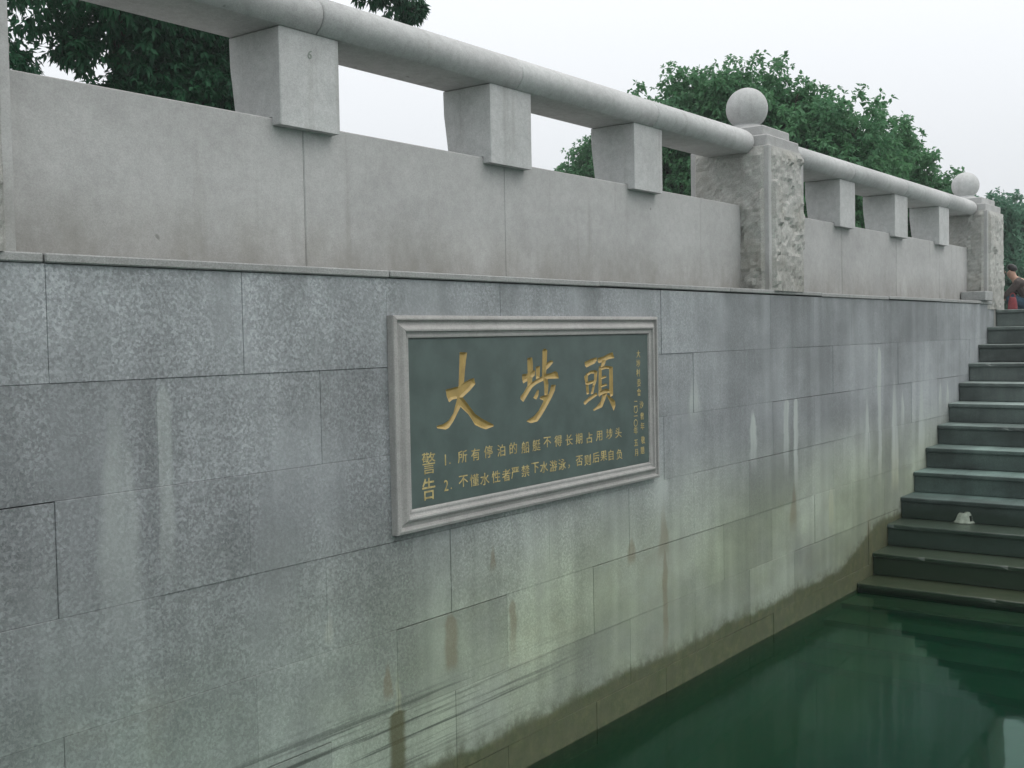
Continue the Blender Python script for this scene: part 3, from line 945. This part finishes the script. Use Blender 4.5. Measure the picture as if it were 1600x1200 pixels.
def person(loc):
    t = thing('person', 'person squatting beyond the stairs in a brown top and dark blue trousers', 'person', loc)
    skin = simple('skin', (0.36, 0.22, 0.16), 0.55, 0.05, 20)
    # pelvis, spine, neck, head; legs; arms (local frame: +y is where the person faces)
    V = [(0, -0.02, 0.22), (0, 0.0, 0.38), (0, 0.10, 0.54), (0, 0.19, 0.65), (0, 0.26, 0.72), (0, 0.31, 0.79), (0, 0.33, 0.88)]
    E = [(k, k + 1) for k in range(6)]
    R = [0.135, 0.130, 0.140, 0.11, 0.055, 0.088, 0.080]
    for s in (-1, 1):
        b = len(V)
        V += [(0.09 * s, 0.02, 0.21), (0.15 * s, 0.36, 0.40), (0.13 * s, 0.14, 0.09), (0.14 * s, 0.18, 0.035), (0.15 * s, 0.32, 0.028)]
        E += [(0, b), (b, b + 1), (b + 1, b + 2), (b + 2, b + 3), (b + 3, b + 4)]
        R += [0.10, 0.068, 0.046, 0.040, 0.030]
    for s in (-1, 1):
        b = len(V)
        V += [(0.175 * s, 0.16, 0.62), (0.20 * s, 0.34, 0.42), (0.11 * s, 0.52, 0.33), (0.09 * s, 0.59, 0.30)]
        E += [(3, b), (b, b + 1), (b + 1, b + 2), (b + 2, b + 3)]
        R += [0.062, 0.046, 0.033, 0.036]
    body = skin_body('body', V, E, R, skin, t)
    # clothing: a shirt over torso and upper arms, trousers over hips and legs
    shirt = simple('brown_cloth', (0.060, 0.048, 0.045), 0.9, 0.2, 30)
    tv = [(0, -0.02, 0.27), (0, 0.0, 0.40), (0, 0.10, 0.55), (0, 0.185, 0.655), (0, 0.225, 0.69)]
    te = [(k, k + 1) for k in range(4)]
    tr_ = [0.158, 0.150, 0.158, 0.125, 0.075]
    for s in (-1, 1):
        b = len(tv)
        tv += [(0.175 * s, 0.16, 0.62), (0.20 * s, 0.33, 0.43), (0.135 * s, 0.46, 0.36)]
        te += [(3, b), (b, b + 1), (b + 1, b + 2)]
        tr_ += [0.078, 0.060, 0.046]
    skin_body('shirt', tv, te, tr_, shirt, t)
    jeans = simple('dark_blue_cloth', (0.022, 0.050, 0.075), 0.9, 0.2, 30)
    jv, je, jr = [(0, -0.02, 0.21), (0, 0.0, 0.31)], [(0, 1)], [0.152, 0.140]
    for s in (-1, 1):
        b = len(jv)
        jv += [(0.09 * s, 0.02, 0.205), (0.15 * s, 0.37, 0.405), (0.13 * s, 0.15, 0.10)]
        je += [(0, b), (b, b + 1), (b + 1, b + 2)]
        jr += [0.115, 0.082, 0.058]
    skin_body('trousers', jv, je, jr, jeans, t)
    shoe = simple('dark_shoe', (0.03, 0.03, 0.03), 0.6, 0.1, 20)
    for s in (-1, 1):
        skin_body('shoe', [(0.14 * s, 0.13, 0.038), (0.145 * s, 0.22, 0.036), (0.155 * s, 0.35, 0.028)], [(0, 1), (1, 2)], [0.040, 0.044, 0.036], shoe, t)
    hair = simple('black_hair', (0.012, 0.011, 0.012), 0.5, 0.2, 40)
    skin_body('hair', [(0, 0.255, 0.83), (0, 0.275, 0.90), (0, 0.325, 0.935), (0, 0.385, 0.935)], [(0, 1), (1, 2), (2, 3)], [0.070, 0.086, 0.072, 0.040], hair, t)
    # face: eyes, nose and ears kept on the head
    fv, ff = [], []
    for s in (-1, 1):
        for c_, r in (((0.032 * s, 0.408, 0.865), 0.010),):
            o = skin_body('eye', [Vector(c_) - Vector((0.006, 0, 0)), Vector(c_) + Vector((0.006, 0, 0))], [(0, 1)], [r, r], hair, t)
    skin_body('nose', [(0, 0.405, 0.85), (0, 0.428, 0.828)], [(0, 1)], [0.010, 0.013], skin, t)
    for s in (-1, 1):
        skin_body('ear', [(0.084 * s, 0.32, 0.87), (0.086 * s, 0.32, 0.835)], [(0, 1)], [0.014, 0.012], skin, t)
    for s in (-1, 1):
        for q in range(4):
            bx = 0.09 * s + (q - 1.5) * 0.017
            L = (0.030, 0.036, 0.034, 0.026)[q]
            skin_body('finger', [(bx, 0.60, 0.292), (bx, 0.60 + L, 0.282), (bx, 0.605 + 1.35 * L, 0.258), (bx, 0.60 + 1.25 * L, 0.232)], [(0, 1), (1, 2), (2, 3)], [0.0085, 0.008, 0.0075, 0.0065], skin, t)
        skin_body('thumb', [(0.09 * s - 0.030 * s, 0.575, 0.292), (0.09 * s - 0.046 * s, 0.605, 0.275), (0.09 * s - 0.040 * s, 0.63, 0.255)], [(0, 1), (1, 2)], [0.011, 0.009, 0.0075], skin, t)
    return t
person((22.0, 1.95, 1.996))

def bag(loc):
    t = thing('red_bag', 'red bag standing on the ground before the squatting person', 'bag', loc)
    cloth = simple('red_cloth', (0.17, 0.028, 0.034), 0.7, 0.2, 20)
    V, F = [], []
    n, rows = 20, [(0.060, 0.0), (0.075, 0.02), (0.078, 0.14), (0.07, 0.24), (0.055, 0.31), (0.04, 0.33)]
    for r, z in rows:
        for k in range(n):
            a = 2 * math.pi * k / n
            V.append((loc[0] + r * 0.7 * math.cos(a) * (1 + 0.06 * math.sin(5 * a)), loc[1] + r * math.sin(a), loc[2] + z))
    for i in range(len(rows) - 1):
        for k in range(n):
            k2 = (k + 1) % n
            F.append((i * n + k, i * n + k2, (i + 1) * n + k2, (i + 1) * n + k))
    F.append(tuple(reversed(range(n)))); F.append(tuple(range((len(rows) - 1) * n, len(rows) * n)))
    link('sack', V, F, cloth, t, smooth=True)
    hv, hf = [], []
    for k in range(17):
        a = math.pi * k / 16
        c_ = Vector((loc[0], loc[1] + 0.04 * math.cos(a), loc[2] + 0.325 + 0.07 * math.sin(a)))
        o1 = Vector((0, math.cos(a), math.sin(a)))
        for q in range(6):
            b2 = 2 * math.pi * q / 6
            hv.append(c_ + o1 * 0.008 * math.cos(b2) + Vector((0.008 * math.sin(b2), 0, 0)))
    for k in range(16):
        for q in range(6):
            q2 = (q + 1) % 6
            hf.append((k * 6 + q, k * 6 + q2, k * 6 + 6 + q2, k * 6 + 6 + q))
    link('handle', hv, hf, cloth, t, smooth=True)
bag((20.0, 1.78, 1.996))

# ---------------------------------------------------------------- trees
def rand_dirs(n):
    v = rng.normal(size=(n, 3))
    return v / np.linalg.norm(v, axis=1, keepdims=True)

def crown_mesh(name, lobes, density, L, W, nleaf, mat, parent, droop=0.3, sub=26, subr=0.30, thin=1.0):
    tips, dirs, tint = [], [], []
    for (x, y, z, r) in lobes:
        c = np.array([x, y, z])
        ns = sub
        sd = rand_dirs(ns)
        sc = c + sd * (r * rng.uniform(0.42, 0.84, (ns, 1)))
        rr = r * subr * rng.uniform(0.6, 1.35, ns)
        for k in range(ns):
            m_ = max(6, int(density * rr[k] ** 2 * 40))
            d = rand_dirs(m_)
            u = 1 - 0.55 * rng.random((m_, 1)) ** 1.6
            p = sc[k] + d * rr[k] * u
            tips.append(p)
            dd = d * 0.8 + sd[k] * 0.7
            dirs.append(dd / np.linalg.norm(dd, axis=1, keepdims=True))
            tint.append(np.clip(rng.normal(rng.uniform(0.25, 0.7), 0.12, m_), 0, 1))
        # loose shoots that break the outline
        ne = max(3, int(r * 9))
        d = rand_dirs(ne); d[:, 2] = np.abs(d[:, 2]) * 0.9 + 0.1
        d /= np.linalg.norm(d, axis=1, keepdims=True)
        for k in range(ne):
            m_ = int(5 + density * 0.5)
            q = c + d[k] * r * rng.uniform(0.98, 1.10)
            tips.append(q + rng.normal(size=(m_, 3)) * L * 0.7)
            dirs.append(np.repeat(d[k][None], m_, 0))
            tint.append(np.clip(rng.normal(0.6, 0.15, m_), 0, 1))
    P = np.concatenate(tips); Dn = np.concatenate(dirs); T = np.concatenate(tint)
    P = np.repeat(P, nleaf, 0); Dn = np.repeat(Dn, nleaf, 0); T = np.repeat(T, nleaf)
    N = len(P)
    a = Dn * 0.55 + rand_dirs(N) * 0.95
    a[:, 2] -= droop
    a /= np.linalg.norm(a, axis=1, keepdims=True)
    n0 = Dn * 0.55 + rand_dirs(N) * 0.55; n0[:, 2] += 0.65
    s = np.cross(n0, a); s /= np.linalg.norm(s, axis=1, keepdims=True) + 1e-9
    nn = np.cross(a, s)
    nn *= np.sign(nn[:, 2:3] + 1e-6)
    ll = L * rng.uniform(0.65, 1.25, (N, 1)); ww = W * rng.uniform(0.7, 1.2, (N, 1))
    b0 = P + a * ll * 0.08
    l1 = P + a * ll * 0.5 + s * ww * 0.5 + nn * ww * 0.15
    r1 = P + a * ll * 0.5 - s * ww * 0.5 + nn * ww * 0.15
    t1 = P + a * ll; t1[:, 2] -= ll[:, 0] * 0.18
    V = np.stack([b0, l1, t1, r1], 1).reshape(-1, 3).astype(np.float32)
    base = np.arange(N, dtype=np.int32)[:, None] * 4
    tri = np.concatenate([base + np.array([0, 1, 2], np.int32), base + np.array([0, 2, 3], np.int32)], 1).reshape(-1)
    me = bpy.data.meshes.new(name)
    me.vertices.add(len(V)); me.vertices.foreach_set('co', V.ravel())
    nt = len(tri) // 3
    me.loops.add(len(tri)); me.loops.foreach_set('vertex_index', tri)
    me.polygons.add(nt)
    me.polygons.foreach_set('loop_start', np.arange(0, len(tri), 3, dtype=np.int32))
    at = me.attributes.new('tint', 'FLOAT', 'POINT')
    at.data.foreach_set('value', np.repeat(np.clip(T + rng.normal(0, 0.08, N), 0, 1), 4).astype(np.float32))
    me.update(); me.validate()
    me.materials.append(mat)
    o = bpy.data.objects.new(name, me)
    COL.objects.link(o)
    o.parent = parent
    o.matrix_parent_inverse = Matrix.Translation(-Vector(parent.location))
    return N

def tube(pts, rad, seg=8):
    V, F = [], []
    for i, p in enumerate(pts):
        p = Vector(p)
        t = (Vector(pts[min(i + 1, len(pts) - 1)]) - Vector(pts[max(i - 1, 0)])).normalized()
        u = t.orthogonal().normalized(); v = t.cross(u)
        for k in range(seg):
            a = 2 * math.pi * k / seg
            V.append(p + (u * math.cos(a) + v * math.sin(a)) * rad[i])
    for i in range(len(pts) - 1):
        for k in range(seg):
            k2 = (k + 1) % seg
            F.append((i * seg + k, i * seg + k2, (i + 1) * seg + k2, (i + 1) * seg + k))
    return V, F

def tree(name, label, base, lobes, density, L, W, nleaf, mat, trunk_r=0.14, arch=False, **kw):
    t = thing(name, label, 'tree', base, 'trees on the promenade')
    fork = Vector(base) + Vector((0, 0, 1.0))
    V, F = tube([base, Vector(base) + Vector((0.02, 0.03, 0.5)), fork], [trunk_r * 1.25, trunk_r, trunk_r * 0.9])
    link('trunk', V, F, M_BARK, t, smooth=True)
    for (x, y, z, r) in lobes:
        if arch and x < 7.2:
            continue            # these sprays hang from the boughs to their right
        c = Vector((x, y, z))
        mid = fork.lerp(c, 0.5) + Vector((random.uniform(-.2, .2), random.uniform(-.2, .2), random.uniform(0.0, .3)))
        if arch and x > 9.0:
            mid = fork.lerp(c, 0.45) + Vector((0, 0.8, 3.0))   # long bough that arches over to the right
        V, F = tube([fork - Vector((0, 0, 0.1)), mid, c, c + (c - mid).normalized() * r * 0.5], [trunk_r * 0.55, trunk_r * 0.32, trunk_r * 0.16, 0.012], 6)
        link('limb', V, F, M_BARK, t, smooth=True)
    return crown_mesh('crown', lobes, density, L, W, nleaf, mat, t, **kw)

NLOBES = [(6.44, 7.99, 5.47, 0.7), (7.33, 7.99, 5.55, 0.77), (8.33, 7.99, 5.48, 0.82), (8.54, 7.99, 4.89, 0.56), (7.78, 7.99, 4.74, 0.37), (6.07, 7.99, 4.63, 0.31), (8.3, 7.99, 4.42, 0.59), (7.64, 7.99, 4.32, 0.31), (6.75, 7.99, 6.21, 0.99), (8.39, 7.99, 6.74, 1.11), (9.85, 7.99, 7.15, 0.89), (11.1, 7.99, 7.0, 0.56), (11.59, 7.99, 6.63, 0.37), (12.16, 7.99, 6.51, 0.23)]
ALOBES = [(18.0, 6.91, 5.6, 0.91), (18.0, 5.79, 5.65, 0.94), (18.0, 4.8, 5.33, 0.86), (18.0, 6.29, 4.52, 1.24), (18.0, 4.87, 4.27, 1.18), (18.0, 3.98, 4.74, 0.89), (18.0, 7.44, 4.98, 0.64), (18.0, 7.58, 4.3, 0.58), (18.0, 5.46, 3.57, 0.99), (18.0, 4.1, 3.78, 0.94)]
ALOBES[1] = (18.0, 5.75, 5.50, 0.95)
ALOBES += [(18.4, 6.4, 5.35, 0.85), (18.3, 5.3, 5.45, 0.85), (18.6, 4.4, 5.0, 0.8), (19.5, 3.9, 4.75, 0.75)]
BLOBES = [(21.0, 4.14, 4.78, 0.81), (21.0, 4.75, 4.07, 1.09), (21.0, 3.56, 4.2, 0.72), (21.0, 4.03, 3.54, 0.95), (21.0, 3.11, 3.93, 0.52), (21.0, 3.28, 3.26, 0.7), (21.0, 5.51, 3.52, 0.74)]
CLOBES = [(23.0, 12.05, 5.92, 0.59), (23.0, 11.29, 6.04, 0.73), (23.0, 12.52, 5.59, 0.47), (23.0, 10.9, 5.17, 0.9), (23.0, 10.65, 4.41, 0.75), (23.0, 11.88, 5.26, 0.62)]
DLOBES = [(30.0, 4.4, 4.49, 0.67), (30.0, 4.86, 3.96, 0.65), (30.0, 4.4, 3.13, 0.8)]
ELOBES = [(34.0, 4.27, 4.68, 0.86), (34.0, 4.85, 3.82, 0.9), (34.0, 4.02, 3.24, 1.07), (34.0, 4.69, 2.83, 0.81)]
def back(lobes, k=0.55):
    """second layer of lobes deeper into the crown, so that it has thickness"""
    lobes = [(x, y, z, r * 1.08) for x, y, z, r in lobes]
    return lobes + [(x + r * 0.9, y + r * 0.7, z - 0.15 * r, r * 0.9) for x, y, z, r in lobes]
cnt = []
cnt.append(tree('broadleaf_tree', 'dark drooping broadleaf tree close behind the near balustrade at the left', (8.6, 9.8, 1.996), NLOBES + [(6.85, 8.0, 4.92, 0.27), (7.35, 8.2, 4.55, 0.2)] + back(NLOBES[1:5] + NLOBES[6:8]), 7.0, 0.105, 0.040, 5, M_LEAF_NEAR, 0.16, arch=True, droop=0.5, sub=30, subr=0.34))
cnt.append(tree('broadleaf_tree', 'tallest rounded green tree behind the post between the two bays', (18.4, 5.9, 1.996), back(ALOBES), 12.0, 0.10, 0.058, 6, M_LEAF_MID, 0.2, sub=36, subr=0.28))
cnt.append(tree('broadleaf_tree', 'green tree sloping down behind the far balustrade bay to the second post', (21.4, 4.4, 1.996), back(BLOBES), 12.0, 0.10, 0.058, 6, M_LEAF_MID, 0.18, sub=36, subr=0.28))
cnt.append(tree('broadleaf_tree', 'smaller green tree seen through the near balustrade left of the tallest tree', (23.4, 11.4, 1.996), back(CLOBES), 11.0, 0.105, 0.06, 6, M_LEAF_MID, 0.15))
cnt.append(tree('broadleaf_tree', 'pale green tree just right of the far post', (30.4, 4.6, 1.996), back(DLOBES), 7.0, 0.15, 0.08, 6, M_LEAF_FAR, 0.15))
cnt.append(tree('broadleaf_tree', 'pale green tree at the right edge of the photo behind the squatting person', (34.4, 4.5, 1.996), back(ELOBES), 7.0, 0.15, 0.08, 6, M_LEAF_FAR, 0.15))
print('leaves', cnt)
